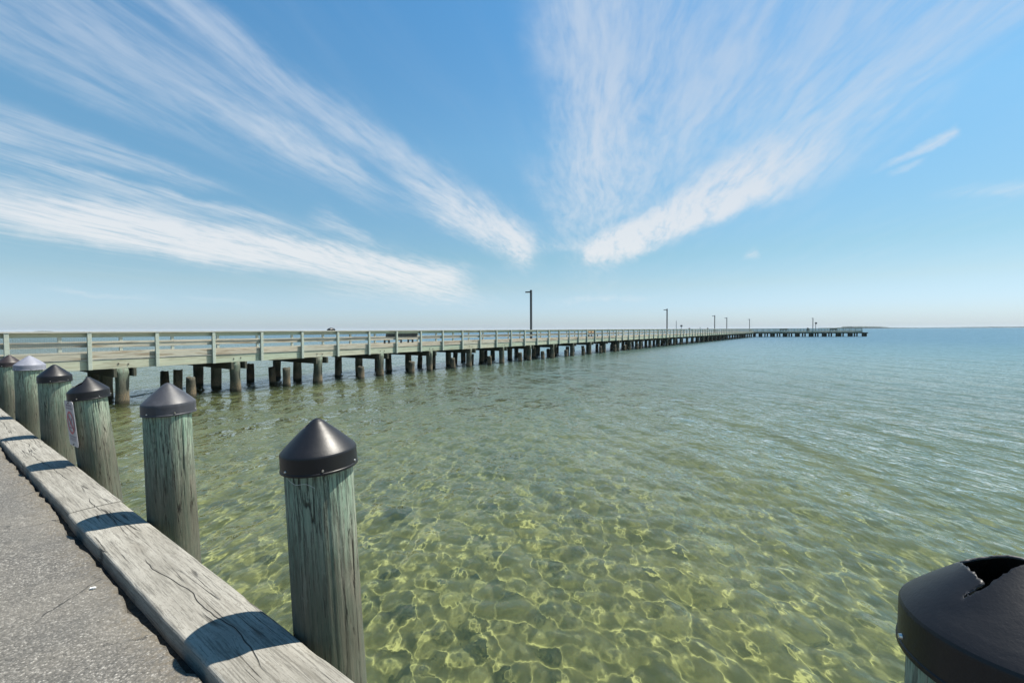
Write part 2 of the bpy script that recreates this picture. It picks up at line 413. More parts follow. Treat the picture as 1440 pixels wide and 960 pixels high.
M_BEAM = board_material('dark_under_timber', [(0.15, (.045, .048, .034)), (0.85, (.075, .075, .055))], 0.5)
M_BENCH_DARK = board_material('dark_grey_bench_slats', [(0.15, (.045, .05, .05)), (0.85, (.07, .075, .07))], 0.3)
M_BENCH_TAN = board_material('tan_bench_slats', [(0.15, (.40, .25, .13)), (0.85, (.46, .30, .17))], 0.3)

# curb timber: bleached grey, long checks, knots
M_CURB, t, p = new_mat('bleached_curb_timber')
tc, off, rnd = wood_coords(t)
lx, ly, lz = t.sep(tc)[:3]
kn = t.voro(t.mapping(off, scale=(1.15, 3.6, 0.6)), 1.0, 'F1', 1.0)[0]                # knots bend the grain
knot = t.smooth(kn, 0.0, 0.24, 1.0, 0.0)
bend = t.comb(0.0, t.math('MULTIPLY', knot, 0.022), 0.0)
o2 = t.vmath('ADD', off, bend)
fine = t.noise(t.mapping(o2, scale=(5.0, 120, 120)), 1.0, 6.0, 0.74, 0.25)
mid = t.noise(t.mapping(o2, scale=(1.4, 30, 30)), 1.0, 7.0, 0.66, 0.4)
blot = t.noise(t.mapping(off, scale=(2.2, 4.5, 4)), 1.0, 5.0, 0.6)
speck = t.noise(t.mapping(off, scale=(45, 150, 150)), 1.0, 3.0, 0.6)
base = t.ramp(t.math('ADD', t.math('MULTIPLY', mid, .55), t.math('MULTIPLY', blot, .45)), [(0.32, (.115, .107, .090)), (0.5, (.215, .204, .178)), (0.70, (.305, .294, .262))])
base = t.mix(t.math('MULTIPLY', t.smooth(fine, 0.50, 0.60), 0.62), base, (.070, .066, .056))
base = t.mix(t.math('MULTIPLY', t.smooth(speck, 0.58, 0.64), 0.6), base, (.12, .11, .09))
cv = t.voro(t.mapping(t.vmath('ADD', o2, t.comb(0.0, t.math('MULTIPLY', t.math('SUBTRACT', mid, .5), .03), 0.0)), scale=(0.75, 26, 1)), 1.0, 'DISTANCE_TO_EDGE')[0]
present = t.smooth(t.noise(t.mapping(off, scale=(1.6, 7, 1)), 1.0, 3.0, 0.5), 0.53, 0.66)
crack = t.math('MULTIPLY', t.smooth(cv, 0.008, 0.050, 1.0, 0.0), present)
# one deep check wandering down the middle of every timber
wob = t.noise(t.mapping(t.comb(t.math('ADD', lx, t.math('MULTIPLY', rnd, 40.0)), 0.0, 0.0), scale=(0.8, 1, 1)), 1.0, 4.0, 0.55)
cen = t.math('MULTIPLY', t.math('SUBTRACT', wob, 0.47), 0.28)
big = t.smooth(t.math('ABSOLUTE', t.math('SUBTRACT', ly, cen)), 0.0008, 0.0036, 1.0, 0.0)
big = t.math('MULTIPLY', big, t.smooth(t.noise(t.mapping(t.comb(t.math('ADD', lx, t.math('MULTIPLY', rnd, 17.0)), 3.0, 0.0), scale=(0.9, 1, 1)), 1.0, 2.0, 0.5), 0.40, 0.47))
allc = t.math('MAXIMUM', crack, big)
base = t.mix(t.math('MULTIPLY', knot, 0.3), base, (.12, .10, .08))
base = t.mix(t.math('MULTIPLY', allc, 0.93), base, (.02, .018, .015))
t.put(p.inputs['Base Color'], base); p.inputs['Roughness'].default_value = 0.8
p.inputs['Specular IOR Level'].default_value = 0.3
t.put(p.inputs['Normal'], t.bump(t.math('SUBTRACT', t.math('ADD', t.math('MULTIPLY', fine, .5), t.math('MULTIPLY', mid, .6)), t.math('MULTIPLY', allc, 2.0)), 0.8, 0.006))

# asphalt: coarse aggregate in worn binder
M_ASPHALT, t, p = new_mat('worn_asphalt')
pos = t.add('ShaderNodeNewGeometry').outputs['Position']
v1 = t.voro(pos, 98.0, 'F1'); v2 = t.voro(pos, 230.0, 'F1')
cellc = t.sep(v1[1])[0]; cell2 = t.sep(v2[1])[0]
n1 = t.noise(pos, 1.6, 5, 0.6); n2 = t.noise(pos, 38.0, 4, 0.7); n3 = t.noise(pos, 9.0, 5, .65)
stone = t.ramp(t.math('ADD', t.math('MULTIPLY', cellc, .6), t.math('MULTIPLY', cell2, .4)), [(0.15, (.032, .030, .026)), (0.45, (.10, .093, .081)), (0.75, (.18, .168, .15)), (0.92, (.33, .315, .285))])
gap = t.smooth(v1[0], 0.35, 0.62)
col = t.mix(t.math('MULTIPLY', gap, 0.65), stone, (.06, .057, .052))
col = t.mix(t.smooth(n1, 0.35, 0.7, 0.0, 0.35), col, (.17, .155, .13))
col = t.mix(t.smooth(n3, 0.60, 0.75, 0.0, 0.35), col, (.06, .06, .055))
nn = t.vmath('DOT_PRODUCT', pos, (0.598, 0.801, 0.0))                       # grit and soil swept against the timber
soil = t.smooth(t.math('ADD', nn, t.math('MULTIPLY', t.math('SUBTRACT', n3, .5), .30)), .50, .72, 0.0, 0.75)
col = t.mix(t.math('MULTIPLY', soil, t.smooth(n2, .40, .60)), col, (.105, .085, .055))
pc = t.noise(pos, 0.9, 3, .5); col = t.mix(t.smooth(pc, .50, .60, 0.0, 0.30), col, (.05, .05, .048))
ck = t.voro(t.vmath('ADD', pos, t.vmath('MULTIPLY', t.comb(n1, n3, 0.0), (.25, .25, 0))), 1.5, 'DISTANCE_TO_EDGE')[0]
col = t.mix(t.math('MULTIPLY', t.smooth(ck, .002, .010, 1.0, 0.0), t.smooth(n1, .48, .60)), col, (.018, .017, .015))
t.put(p.inputs['Base Color'], col); p.inputs['Roughness'].default_value = 0.75
hh = t.math('ADD', t.math('MULTIPLY', t.math('SUBTRACT', 1.0, v1[0]), .7), t.math('ADD', t.math('MULTIPLY', n2, .8), t.math('MULTIPLY', t.math('SUBTRACT', 1.0, v2[0]), .3)))
t.put(p.inputs['Normal'], t.bump(hh, 0.9, 0.006))

M_DIRT, t, p = new_mat('dark_edge_dirt')
pos = t.add('ShaderNodeNewGeometry').outputs['Position']
col = t.ramp(t.noise(pos, 30.0, 5, .7), [(0.35, (.012, .011, .009)), (0.7, (.075, .065, .05))])
t.put(p.inputs['Base Color'], col); p.inputs['Roughness'].default_value = 1.0
t.put(p.inputs['Normal'], t.bump(t.noise(pos, 60., 4, .7), 1.0, 0.02))

def plastic(name, col, rough=0.42, worn=0.5):
    m, t, p = new_mat(name)
    tc, off, rnd = wood_coords(t)
    n = t.noise(off, 9.0, 5, .65, .4); s = t.noise(t.mapping(off, scale=(30, 30, 4)), 1.0, 5, .7); f = t.noise(off, 160.0, 3, .6)
    c2 = tuple(min(1, c * 1.9 + .006) for c in col)
    p.inputs['Specular IOR Level'].default_value = 0.36
    dust = t.math('MULTIPLY', t.smooth(t.math('ADD', t.math('MULTIPLY', n, .6), t.math('MULTIPLY', s, .4)), .42, .68), worn)
    t.put(p.inputs['Base Color'], t.mix(dust, col, c2))
    t.put(p.inputs['Roughness'], t.math('ADD', t.math('MULTIPLY', n, .22), rough - .1))
    t.put(p.inputs['Normal'], t.bump(t.math('ADD', t.math('MULTIPLY', f, .3), n), 0.12, 0.01))
    return m
M_CAP = plastic('black_plastic', (.007, .007, .009), .42, .25)
M_CAP_GREY = plastic('faded_grey_plastic', (.036, .037, .044), .46)
M_CAP_PALE = plastic('bleached_pale_plastic', (.165, .17, .205), .5, .3)
M_CAP_BROWN = plastic('sun_browned_plastic', (.022, .016, .016), .45)
M_TORN = plastic('torn_plastic_edge', (.05, .05, .055), .6)
def plain(name, col, rough=.5, metal=0.0):
    m, t, p = new_mat(name)
    tc, off, rnd = wood_coords(t)
    n = t.noise(off, 14.0, 4, .6)
    t.put(p.inputs['Base Color'], t.mix(t.smooth(n, .4, .7, 0, .4), col, tuple(c * .6 for c in col)))
    p.inputs['Roughness'].default_value = rough; p.inputs['Metallic'].default_value = metal
    return m
M_SCREW = plain('galvanised_screw', (.6, .58, .54), .35, 1.0)
M_BOLT = plain('dark_rusty_bolt', (.06, .045, .035), .7)
M_POLE = plain('dark_bronze_paint', (.035, .04, .045), .5)
M_POLE_GREY = plain('grey_pole_paint', (.16, .16, .17), .5)
M_LENS = plain('lamp_lens', (.5, .5, .48), .3)
M_WHITE = plain('sign_white', (.40, .38, .40), .45)
M_RED = plain('sign_red', (.42, .06, .09), .5)
M_INK = plain('sign_ink', (.16, .12, .17), .5)
M_WIRE = plain('galvanised_wire', (.30, .31, .31), .5, .6)
M_PAPER = plain('white_scrap', (.75, .74, .70), .7)
M_LEAF = plain('dry_leaf', (.42, .26, .14), .8)
M_MOSS = plain('olive_weed', (.14, .16, .045), .9)
# ------------------------------------------------------------------ shore: bulkhead direction u, water side n
Uv = Vector((-0.801, 0.598, 0)); Nv = Vector((0.598, 0.801, 0))
RZ_U = math.atan2(Uv.y, Uv.x)                        # local x along u, local y points landward (-n)
H = 1.34                                             # eye above the curb timbers
Z_CURB = CAM_Z - H
Z_ASPH = Z_CURB - 0.048
N_IN, N_OUT = 0.524 * H, 0.755 * H
def un(u, n, z=0.0):
    v = Uv * u + Nv * n; return Vector((v.x, v.y, z))

def box(bm, x0, x1, y0, y1, z0, z1, bev=0.0):
    vs = [bm.verts.new((x, y, z)) for x in (x0, x1) for y in (y0, y1) for z in (z0, z1)]
    q = [(0, 1, 3, 2), (4, 6, 7, 5), (0, 4, 5, 1), (2, 3, 7, 6), (0, 2, 6, 4), (1, 5, 7, 3)]
    fs = [bm.faces.new([vs[i] for i in f]) for f in q]
    if bev:
        es = {e for f in fs for e in f.edges}
        bmesh.ops.bevel(bm, geom=list(es), offset=bev, segments=1, affect='EDGES')
    return vs

# pavement: asphalt slab whose water-side edge is broken, on dirt that shows in the gap along the timbers
bm = bmesh.new()
us = [-60, -30, -15, -8] + list(np.arange(-4, 24, 0.06)) + [26, 30, 40, 60, 100]
cols_n = [-60, -25, -10, -4, -2, -1, -0.4, 0.0, 0.2, 0.35, 0.45]
er = np.random.RandomState(3); edge = []
e1 = er.randn(len(us)); e2 = np.convolve(er.randn(len(us)), np.ones(14) / 14, 'same')
grid = []
for i, u in enumerate(us):
    gap = 0.018 + 0.010 * abs(e1[i]) + 0.035 * max(0, e2[i] * 1.3)
    row = [bm.verts.new(un(u, n, Z_ASPH + 0.006 * math.sin(u * 1.3 + n * 2.1))) for n in cols_n]
    row.append(bm.verts.new(un(u, N_IN - gap - 0.03, Z_ASPH + 0.004 * er.randn())))
    row.append(bm.verts.new(un(u, N_IN - gap, Z_ASPH - 0.012 + 0.004 * er.randn())))
    row.append(bm.verts.new(un(u, N_IN - gap + 0.008, Z_ASPH - 0.07)))
    grid.append(row)
for a, b in zip(grid, grid[1:]):
    for j in range(len(a) - 1): bm.faces.new((a[j], b[j], b[j + 1], a[j + 1]))
pav = obj('pavement', bm, M_ASPHALT, smooth=True)
tag(pav, 'worn grey asphalt path with coarse pale stones along the timber curb', 'pavement', kind='structure')
bm = bmesh.new()
vs = [bm.verts.new(un(u, n, z)) for u, n, z in ((-20, N_IN - .12, Z_ASPH - .05), (30, N_IN - .12, Z_ASPH - .05), (30, N_OUT - .06, Z_ASPH - .05), (-20, N_OUT - .06, Z_ASPH - .05))]
bm.faces.new(vs)
tag(obj('dirt', bm, M_DIRT), 'dark strip of dirt in the gap beside the curb', 'dirt', kind='structure')

# bulkhead wall under the curb: upright sheet planks with two walers
bw = empty('bulkhead', un(0, N_OUT - 0.05, 0), RZ_U)
tag(bw, 'timber bulkhead of upright planks holding the paved shore above the water', 'bulkhead')
bm = bmesh.new(); x = -9.0; i = 0
while x < 24:
    box(bm, x, x + .285, -0.035 + .012 * (i % 2), 0.06 + .012 * (i % 2), -3.2, Z_ASPH - .055); x += .29; i += 1
obj('sheet_planks', bm, M_BEAM, bw)
for z in (0.35, 0.85):
    bm = bmesh.new(); box(bm, -9, 24, -0.075, -0.04, z, z + .2, .008); obj('waler', bm, M_FASCIA, bw)

# curb timbers
JOINTS = [0.9, 4.63, 8.42, 12.1, 15.76]
clabels = ['weathered grey curb timber nearest the camera, crossed by the biggest piling shadow',
           'weathered grey curb timber beside the pile that carries the sign, second from the camera',
           'weathered grey curb timber farthest along, where the curb leaves the photo at left',
           'weathered grey curb timber beyond the last capped pile']
starts = [(-2.74, 0.9)] + list(zip(JOINTS, JOINTS[1:]))
clabels = ['weathered grey curb timber at the photographer\'s feet below the torn black pile cap'] + clabels
for k, (a, b) in enumerate(starts):
    if k in (0, 4): continue
    Lh = (b - a) / 2 - .004; bm = bmesh.new(); wv = np.random.RandomState(20 + k)
    nseg = 60; prof = []
    wd = (N_OUT - N_IN) / 2; T = 0.20; bv = .012
    ring = [(-wd, -T), (wd, -T), (wd, -bv), (wd - bv * .4, -bv * .35), (wd - bv, 0)] + [(wd - bv - (2 * wd - 2 * bv) * q / 8, 0) for q in range(1, 8)] + [(-wd + bv, 0), (-wd + bv * .4, -bv * .35), (-wd, -bv)]
    rows = []
    j1 = np.convolve(wv.randn(nseg + 9), np.ones(5) / 5, 'valid'); j2 = np.convolve(wv.randn(nseg + 9), np.ones(5) / 5, 'valid')
    for s in range(nseg + 1):
        xx = -Lh + 2 * Lh * s / nseg
        r_ = []
        for (y, z) in ring:
            d = 0.0035 * (j1[s] if y > 0 else j2[s]) * (1 if abs(y) > wd - .03 else 0)
            zz = z + (.003 * math.sin(xx * 1.7 + k) - .004 * (y / wd) ** 2 if z > -.1 else 0)
            r_.append(bm.verts.new((xx, y + d, zz - (0.004 * abs(d) / .0035 if z > -.02 and abs(y) > wd - .03 else 0))))
        rows.append(r_)
    n_ = len(ring)
    for r0, r1 in zip(rows, rows[1:]):
        for j in range(n_): bm.faces.new((r0[j], r0[(j + 1) % n_], r1[(j + 1) % n_], r1[j]))
    bm.faces.new(rows[0]); bm.faces.new(rows[-1])
    o = obj('curb_timber', bm, M_CURB)
    c = un((a + b) / 2, (N_IN + N_OUT) / 2, Z_CURB + (0.0, 0.0, .004, -.003, 0)[k])
    o.location = c; o.rotation_euler = (0, 0, RZ_U + (0, .0, .0025, -.002, 0)[k])
    tag(o, clabels[k], 'timber', 'curb timbers along the bulkhead')

# ------------------------------------------------------------------ capped piles
def revolve(prof, seg=64, keep=None):
    """surface of revolution; keep(x,y,z) False drops a face"""
    bm = bmesh.new(); rows = []
    for (r, z) in prof:
        if r < 1e-6: rows.append([bm.verts.new((0, 0, z))])
        else: rows.append([bm.verts.new((r * math.cos(a), r * math.sin(a), z)) for a in (2 * math.pi * i / seg for i in range(seg))])
    for a, b in zip(rows, rows[1:]):
        for i in range(seg):
            j = (i + 1) % seg
            f = [a[i] if len(a) > 1 else a[0], a[j] if len(a) > 1 else None, b[j] if len(b) > 1 else b[0], b[i] if len(b) > 1 else None]
            f = [v for v in f if v is not None]
            c = sum((v.co for v in f), Vector()) / len(f)
            if keep is None or keep(c): bm.faces.new(f)
    for v in [v for v in bm.verts if not v.link_faces]: bm.verts.remove(v)
    return bm
def trunk(name, r0, r1, z0, z1, mat, parent, seed, seg=72, rings=60, lump=.004, rough_top=0.0, splits=0):
    """a slightly crooked round timber with flats, checks and a flat sawn top"""
    q = np.random.RandomState(seed); bm = bmesh.new(); rows = []
    ph = q.rand(6) * 6.28; am = q.randn(6) * lump
    fl = q.randn(seg); fl = np.convolve(np.r_[fl, fl, fl], np.ones(5) / 5, 'same')[seg:2 * seg]
    sp = [(q.rand() * 6.283, z1 - q.rand() * .5 - .05, .10 + q.rand() * .30, .004 + .008 * q.rand(), .018 + .016 * q.rand(), q.rand() * 6) for _ in range(splits)]
    for i in range(rings + 1):
        f = i / rings; z = z0 + (z1 - z0) * f; r = r0 + (r1 - r0) * f
        row = []
        for j in range(seg):
            a = 2 * math.pi * j / seg
            rr_ = r + am[0] * math.cos(2 * a + ph[0] + z) + am[1] * math.cos(3 * a + ph[1] - z * .7) + lump * .35 * fl[j] + am[2] * .6 * math.sin(5 * z + ph[2] + 2 * a)
            for (sa, sz, sl, sdp, sw, sph) in sp:
                dd = abs((a - sa - .035 * math.sin(z * 7 + sph) + math.pi) % 6.28318 - math.pi)
                if dd < sw * 2 and abs(z - sz) < sl: rr_ -= sdp * max(0, 1 - dd / sw) * math.sqrt(max(0, 1 - ((z - sz) / sl) ** 2))
            zt = z + (rough_top * (math.sin(2 * a + ph[3]) + .5 * math.sin(5 * a + ph[4])) if i == rings else 0)
            row.append(bm.verts.new((rr_ * math.cos(a) + am[3] * 2 * math.sin(z * 1.5 + ph[3]), rr_ * math.sin(a) + am[4] * 2 * math.sin(z * 1.3 + ph[4]), zt)))
        rows.append(row)
    for a, b in zip(rows, rows[1:]):
        for i in range(seg): bm.faces.new((a[i], a[(i + 1) % seg], b[(i + 1) % seg], b[i]))
    top = bm.faces.new(rows[-1])
    o = obj(name, bm, mat, parent, smooth=True)
    o.data.polygons[len(o.data.polygons) - 1].use_smooth = False
    return o

PR = 0.15
CAP_PROF = [(0.006, .150), (0.016, .1465), (0.030, .137), (0.050, .119), (0.075, .0965), (0.100, .0735), (0.125, .0495), (0.145, .0295), (0.157, .0165), (0.1625, .010), (0.1650, 0.004), (0.1655, -.030), (0.1660, -.062), (0.1680, -.064), (0.1682, -.073)]
def dense(prof, n):
    out = []
    for (a, b) in zip(prof, prof[1:]):
        out += [(a[0] + (b[0] - a[0]) * k / n, a[1] + (b[1] - a[1]) * k / n) for k in range(n)]
    return out + [prof[-1]]

def prof_z(r):
    for (a, za), (b, zb) in zip(CAP_PROF, CAP_PROF[1:]):
        if a <= r <= b and b > a: return za + (zb - za) * (r - a) / (b - a)
    return .150
def snap_tear(bm, poly, rt, tw, seed):
    """pull the ragged grid border onto the tear line so the edge is clean, with a little jag"""
    bv = {v for e in bm.edges if len(e.link_faces) == 1 for v in e.verts if v.co.z > .002 and v.co.xy.length > 1e-4}
    for v in bv:
        x, y = v.co.x * rt.x + v.co.y * rt.y, v.co.x * tw.x + v.co.y * tw.y; best = None
        for (x0, y0), (x1, y1) in zip(poly, poly[1:] + poly[:1]):
            L2 = (x1 - x0) ** 2 + (y1 - y0) ** 2; t_ = min(1, max(0, ((x - x0) * (x1 - x0) + (y - y0) * (y1 - y0)) / L2))
            qx, qy = x0 + t_ * (x1 - x0), y0 + t_ * (y1 - y0); d = math.hypot(x - qx, y - qy)
            if best is None or d < best[0]: best = (d, qx, qy)
        d, qx, qy = best
        if d > .02: continue
        j = .0007 * math.sin(qx * 700 + seed) + .0006 * math.sin(qy * 900 + seed * 2)
        qx += j; qy -= j; p = rt * qx + tw * qy
        v.co = Vector((p.x, p.y, prof_z(math.hypot(qx, qy))))
    bmesh.ops.remove_doubles(bm, verts=[v for v in bv if v.is_valid], dist=.0028)
    q = np.random.RandomState(seed)
    for v in [v for v in bm.verts if v.is_boundary and v.co.z > .002 and v.co.xy.length > 1e-4]:
        v.co.x += q.uniform(-.0014, .0014); v.co.y += q.uniform(-.0014, .0014); v.co.z = prof_z(v.co.xy.length)
def shell(bm, torn):
    """give the moulded cap its wall: an inner skin a few millimetres in, joined along every open edge"""
    border = [e for e in bm.edges if len(e.link_faces) == 1]
    vm = {v: bm.verts.new((v.co.x * .974, v.co.y * .974, v.co.z - .0045 * max(0, min(1, (.17 - v.co.xy.length) / .02)))) for v in list(bm.verts)}
    for f in list(bm.faces): bm.faces.new([vm[v] for v in reversed(f.verts)])
    for e in border:
        a, b = e.verts
        try: f = bm.faces.new((a, b, vm[b], vm[a])); f.material_index = 1 if torn and a.co.z > .004 else 0
        except ValueError: pass
def view_frame(c):
    v = Vector((c.x, c.y, 0)).normalized(); return Vector((v.y, -v.x, 0)), -v      # right of view, towards camera
def make_pile(u, label, z_tip, mat, rad=1.0, hole=None, lean=(0, 0), seed=0, off=0.0, cap_tilt=(0, 0), torn=False):
    c = un(u, N_OUT + PR * rad + .012 + off, 0)
    rt0, tw0 = view_frame(c)
    root = empty('capped_pile')                      # lean: sideways offset at curb height, then tilt, seen from the path
    tiltv = (Vector((0, 0, 1)) + rt0 * lean[1] + tw0 * lean[2]).normalized()
    b0 = c + rt0 * (lean[0] - lean[1] * Z_CURB) - tw0 * lean[2] * Z_CURB
    root.rotation_euler = Vector((0, 0, 1)).rotation_difference(tiltv).to_euler(); root.location = (b0.x, b0.y, 0)
    tag(root, label, 'pile', 'capped piles along the bulkhead')
    zt = z_tip - .150
    trunk('piling', PR * rad * 1.06, PR * rad * .985, -1.6, zt - .004, M_PILE, root, seed, seg=300 if u < 7 else 120, rings=130 if u < 7 else 70, splits=16 if u < 7 else 8)
    keep = None
    if hole:
        rt, tw = view_frame(c); poly, cracks = hole
        jr = np.random.RandomState(seed + 5); jj = jr.randn(64) * 0
        def keep(p):
            x, y = p.x * rt.x + p.y * rt.y, p.x * tw.x + p.y * tw.y
            k = int((math.atan2(y, x) + math.pi) / 6.2832 * 63); x += jj[k]; y += jj[(k * 7) % 64]
            ins = False
            for (x0, y0), (x1, y1) in zip(poly, poly[1:] + poly[:1]):
                if (y0 > y) != (y1 > y) and x < (x1 - x0) * (y - y0) / (y1 - y0) + x0: ins = not ins
            if ins and p.z > .006: return False
            for (ax_, ay_, bx_, by_) in cracks:
                t_ = ((x - ax_) * (bx_ - ax_) + (y - ay_) * (by_ - ay_)) / ((bx_ - ax_) ** 2 + (by_ - ay_) ** 2)
                if 0 <= t_ <= 1 and math.hypot(x - ax_ - t_ * (bx_ - ax_), y - ay_ - t_ * (by_ - ay_) - .004 * math.sin(t_ * 11)) < .0024 * (1 - t_ * .6) and p.z > .006: return False
            return True
    prof = dense([(0, .1505)] + CAP_PROF, 8 if hole else 2)
    bm = revolve(prof, 220 if hole else 96, keep)
    if hole: snap_tear(bm, hole[0], rt, tw, seed)
    for e in bm.edges:
        if all(abs(v.co.z - .010) < .0012 or abs(v.co.z + .062) < .0008 for v in e.verts): e.smooth = False
    shell(bm, bool(hole))
    cap = obj('pile_cap', bm, mat, root, smooth=True)
    cap.location = (0, 0, zt); cap.rotation_euler = (*cap_tilt, rng.random() * 6.28 if not hole else 0)
    if hole: cap.data.materials.append(M_TORN)
    cap.scale = (rad, rad, 1)
    for k in range(6):
        a = 2 * math.pi * k / 6 + seed * .37
        b = bmesh.new()
        bmesh.ops.create_cone(b, cap_ends=True, segments=10, radius1=.0055, radius2=.004, depth=.005)
        s = obj('screw', b, M_SCREW, cap)
        s.location = (.1685 * math.cos(a - cap.rotation_euler.z), .1685 * math.sin(a - cap.rotation_euler.z), -.052)
        s.rotation_euler = (0, R(90), a - cap.rotation_euler.z)
    return root, c, tiltv
PILES = [
    # u, label, tip height, cap, radius, hole in (right, towards viewer) metres, (offset, lean right, lean to viewer)
    (-0.22, 'pile with a black cap torn wide open, cut by the photo\'s right edge', 2.162, M_CAP, 1.0, ([(-.088, -.035), (-.070, .018), (-.047, .062), (-.078, .087), (-.045, .070), (-.006, .036), (.05, .012), (.060, -.040), (.0, -.052), (-.05, -.052)], []), (.026, 0, 0)),
    (1.961, 'big mint-stained pile with a shiny black cone cap pierced near its tip', 2.147, M_CAP, 1.0, ([(-.036, .022), (-.026, .010), (-.024, -.012), (-.034, -.022), (-.052, -.014), (-.058, .006), (-.048, .020)], []), (.006, -.050, 0)),
    (4.01, 'grey-green pile with a matt faded grey cone cap, next to the longest timber joint', 2.172, M_CAP_GREY, 1.0, None, (.004, -.025, 0)),
    (6.25, 'mint-green pile carrying the sign, its black cap broken on one side', 2.097, M_CAP, 1.0, ([(-.004, -.03), (-.006, .03), (-.045, .080), (-.095, .070), (-.130, .010), (-.10, -.06), (-.04, -.07)], []), (.010, -.078, 0)),
    (8.235, 'green pile with a neat black cap between the sign pile and the pale capped one', 2.128, M_CAP, 1.0, None, (.0, -.012, 0)),
    (10.41, 'grey pile under a bleached whitish cone cap', 2.172, M_CAP_PALE, 1.10, None, (.005, 0, 0)),
    (12.88, 'green pile with a brownish black cap at the photo\'s left edge', 2.112, M_CAP_BROWN, 1.0, None, (.035, 0, 0)),
]
pile_c = []
for i, (u, lab, zt, mt, rad, hole, lean) in enumerate(PILES):
    root, c, tv = make_pile(u, lab, zt, mt, rad, hole, lean, seed=30 + i)
    pile_c.append((root.location.copy(), tv))

# sign screwed to the broken-cap pile, seen almost edge on
b0, tv = pile_c[3]; c = b0 + tv * 1.6; c.z = 0; rt, tw = view_frame(c)
al = R(13); ns = (-rt * math.cos(al) + tw * math.sin(al)).normalized()
sg = empty('warning_sign', c + ns * 0.164 + Vector((0, 0, 1.63)), math.atan2(ns.y, ns.x) + R(90))   # local -y is the face
sg.rotation_euler.rotate(Vector((0, 0, 1)).rotation_difference(tv))
tag(sg, 'narrow white warning sign with a red prohibition ring fixed to a pile', 'sign')
def rrect(bm, w_, h_, r_, y0, y1, hole=0):
    pts = []
    for cx_, cz_, a0 in ((w_ / 2 - r_, h_ / 2 - r_, 0), (-w_ / 2 + r_, h_ / 2 - r_, 90), (-w_ / 2 + r_, -h_ / 2 + r_, 180), (w_ / 2 - r_, -h_ / 2 + r_, 270)):
        for k in range(5):
            a = R(a0 + 22.5 * k); pts.append((cx_ + r_ * math.cos(a), cz_ + r_ * math.sin(a)))
    A = [bm.verts.new((x, y0, z)) for x, z in pts]; B = [bm.verts.new((x, y1, z)) for x, z in pts]
    bm.faces.new(A); bm.faces.new(B[::-1])
    for i in range(len(A)): bm.faces.new((A[i], A[(i + 1) % len(A)], B[(i + 1) % len(A)], B[i]))
bm = bmesh.new(); rrect(bm, .30, .46, .03, 0, .003); obj('plate', bm, M_WHITE, sg)
bm = bmesh.new(); N_ = 40
for i in range(N_):
    a0, a1 = 2 * math.pi * i / N_, 2 * math.pi * (i + 1) / N_
    bm.faces.new([bm.verts.new((r_ * math.cos(a), -.0025, r_ * math.sin(a) + .01)) for r_, a in ((.118, a0), (.118, a1), (.094, a1), (.094, a0))])
d_ = .094 / math.sqrt(2)
bm.faces.new([bm.verts.new(v) for v in ((-d_ - .009, -.003, d_ + .001), (-d_ + .009, -.003, d_ + .019), (d_ + .009, -.003, -d_ + .019), (d_ - .009, -.003, -d_ + .001))])
obj('prohibition_ring', bm, M_RED, sg)
bm = bmesh.new()                                     # swimmer-like dark pictogram: head, slanted body, waves
for i in range(16):
    a0, a1 = 2 * math.pi * i / 16, 2 * math.pi * (i + 1) / 16
    bm.faces.new([bm.verts.new(v) for v in ((.035, -.002, .045), (.035 + .017 * math.cos(a0), -.002, .045 + .017 * math.sin(a0)), (.035 + .017 * math.cos(a1), -.002, .045 + .017 * math.sin(a1)))])
for pts in (((-.06, .0), (.02, .03), (.03, .012), (-.055, -.022)), ((-.07, -.035), (.07, -.035), (.07, -.047), (-.07, -.047)), ((.0, .03), (-.03, .06), (-.042, .052), (-.015, .02))):
    bm.faces.new([bm.verts.new((x, -.002, z)) for x, z in pts])
obj('pictogram', bm, M_INK, sg)
lr = np.random.RandomState(8)      # small print too worn to read
for (z, h_, x0, x1) in ((.175, .020, -.09, .09), (.147, .016, -.11, .11), (-.135, .012, -.11, .11), (-.155, .010, -.10, .10), (-.172, .010, -.11, .09)):
    x = x0; bm = bmesh.new()
    while x < x1:
        w_ = h_ * (.35 + .35 * lr.rand()); bm.faces.new([bm.verts.new((xx, -.002, zz)) for xx, zz in ((x, z), (x + w_, z), (x + w_, z + h_), (x, z + h_))]); x += w_ + h_ * (.28 if lr.rand() > .18 else .8)
    obj('worn_print', bm, M_INK, sg)
for z in (.215, -.205):
    b = bmesh.new(); bmesh.ops.create_cone(b, cap_ends=True, segments=12, radius1=.008, radius2=.006, depth=.006)
    s = obj('screw', b, M_BOLT, sg); s.location = (0, -.004, z - .006); s.rotation_euler = (R(90), 0, 0)

# fishing line snagged on the nearest cap
b0, tv = pile_c[1]; c = b0 + tv * 1.9; c.z = 0; rt, tw = view_frame(c)
bm = bmesh.new(); prev = None
for k in range(25):
    f = -.95 + .80 * k / 24; z = 1.925 - .055 * (k / 24) ** .5 - .01 * math.sin(k * .26); rr_ = .158 + .010 * max(0, 1 - k / 5)
    v = (c + (rt * math.sin(f) + tw * math.cos(f)) * rr_).to_2d(); ring = [bm.verts.new((v.x, v.y, z + d)) for d in (-.0007, .0007)]
    if prev: bm.faces.new((prev[0], ring[0], ring[1], prev[1]))
    prev = ring
fo = obj('fishing_line', bm, M_LENS); fm_ = fo.modifiers.new('thick', 'SOLIDIFY'); fm_.thickness = .0012
tag(fo, 'thin clear fishing line snagged below the shiny black cone cap', 'fishing line')

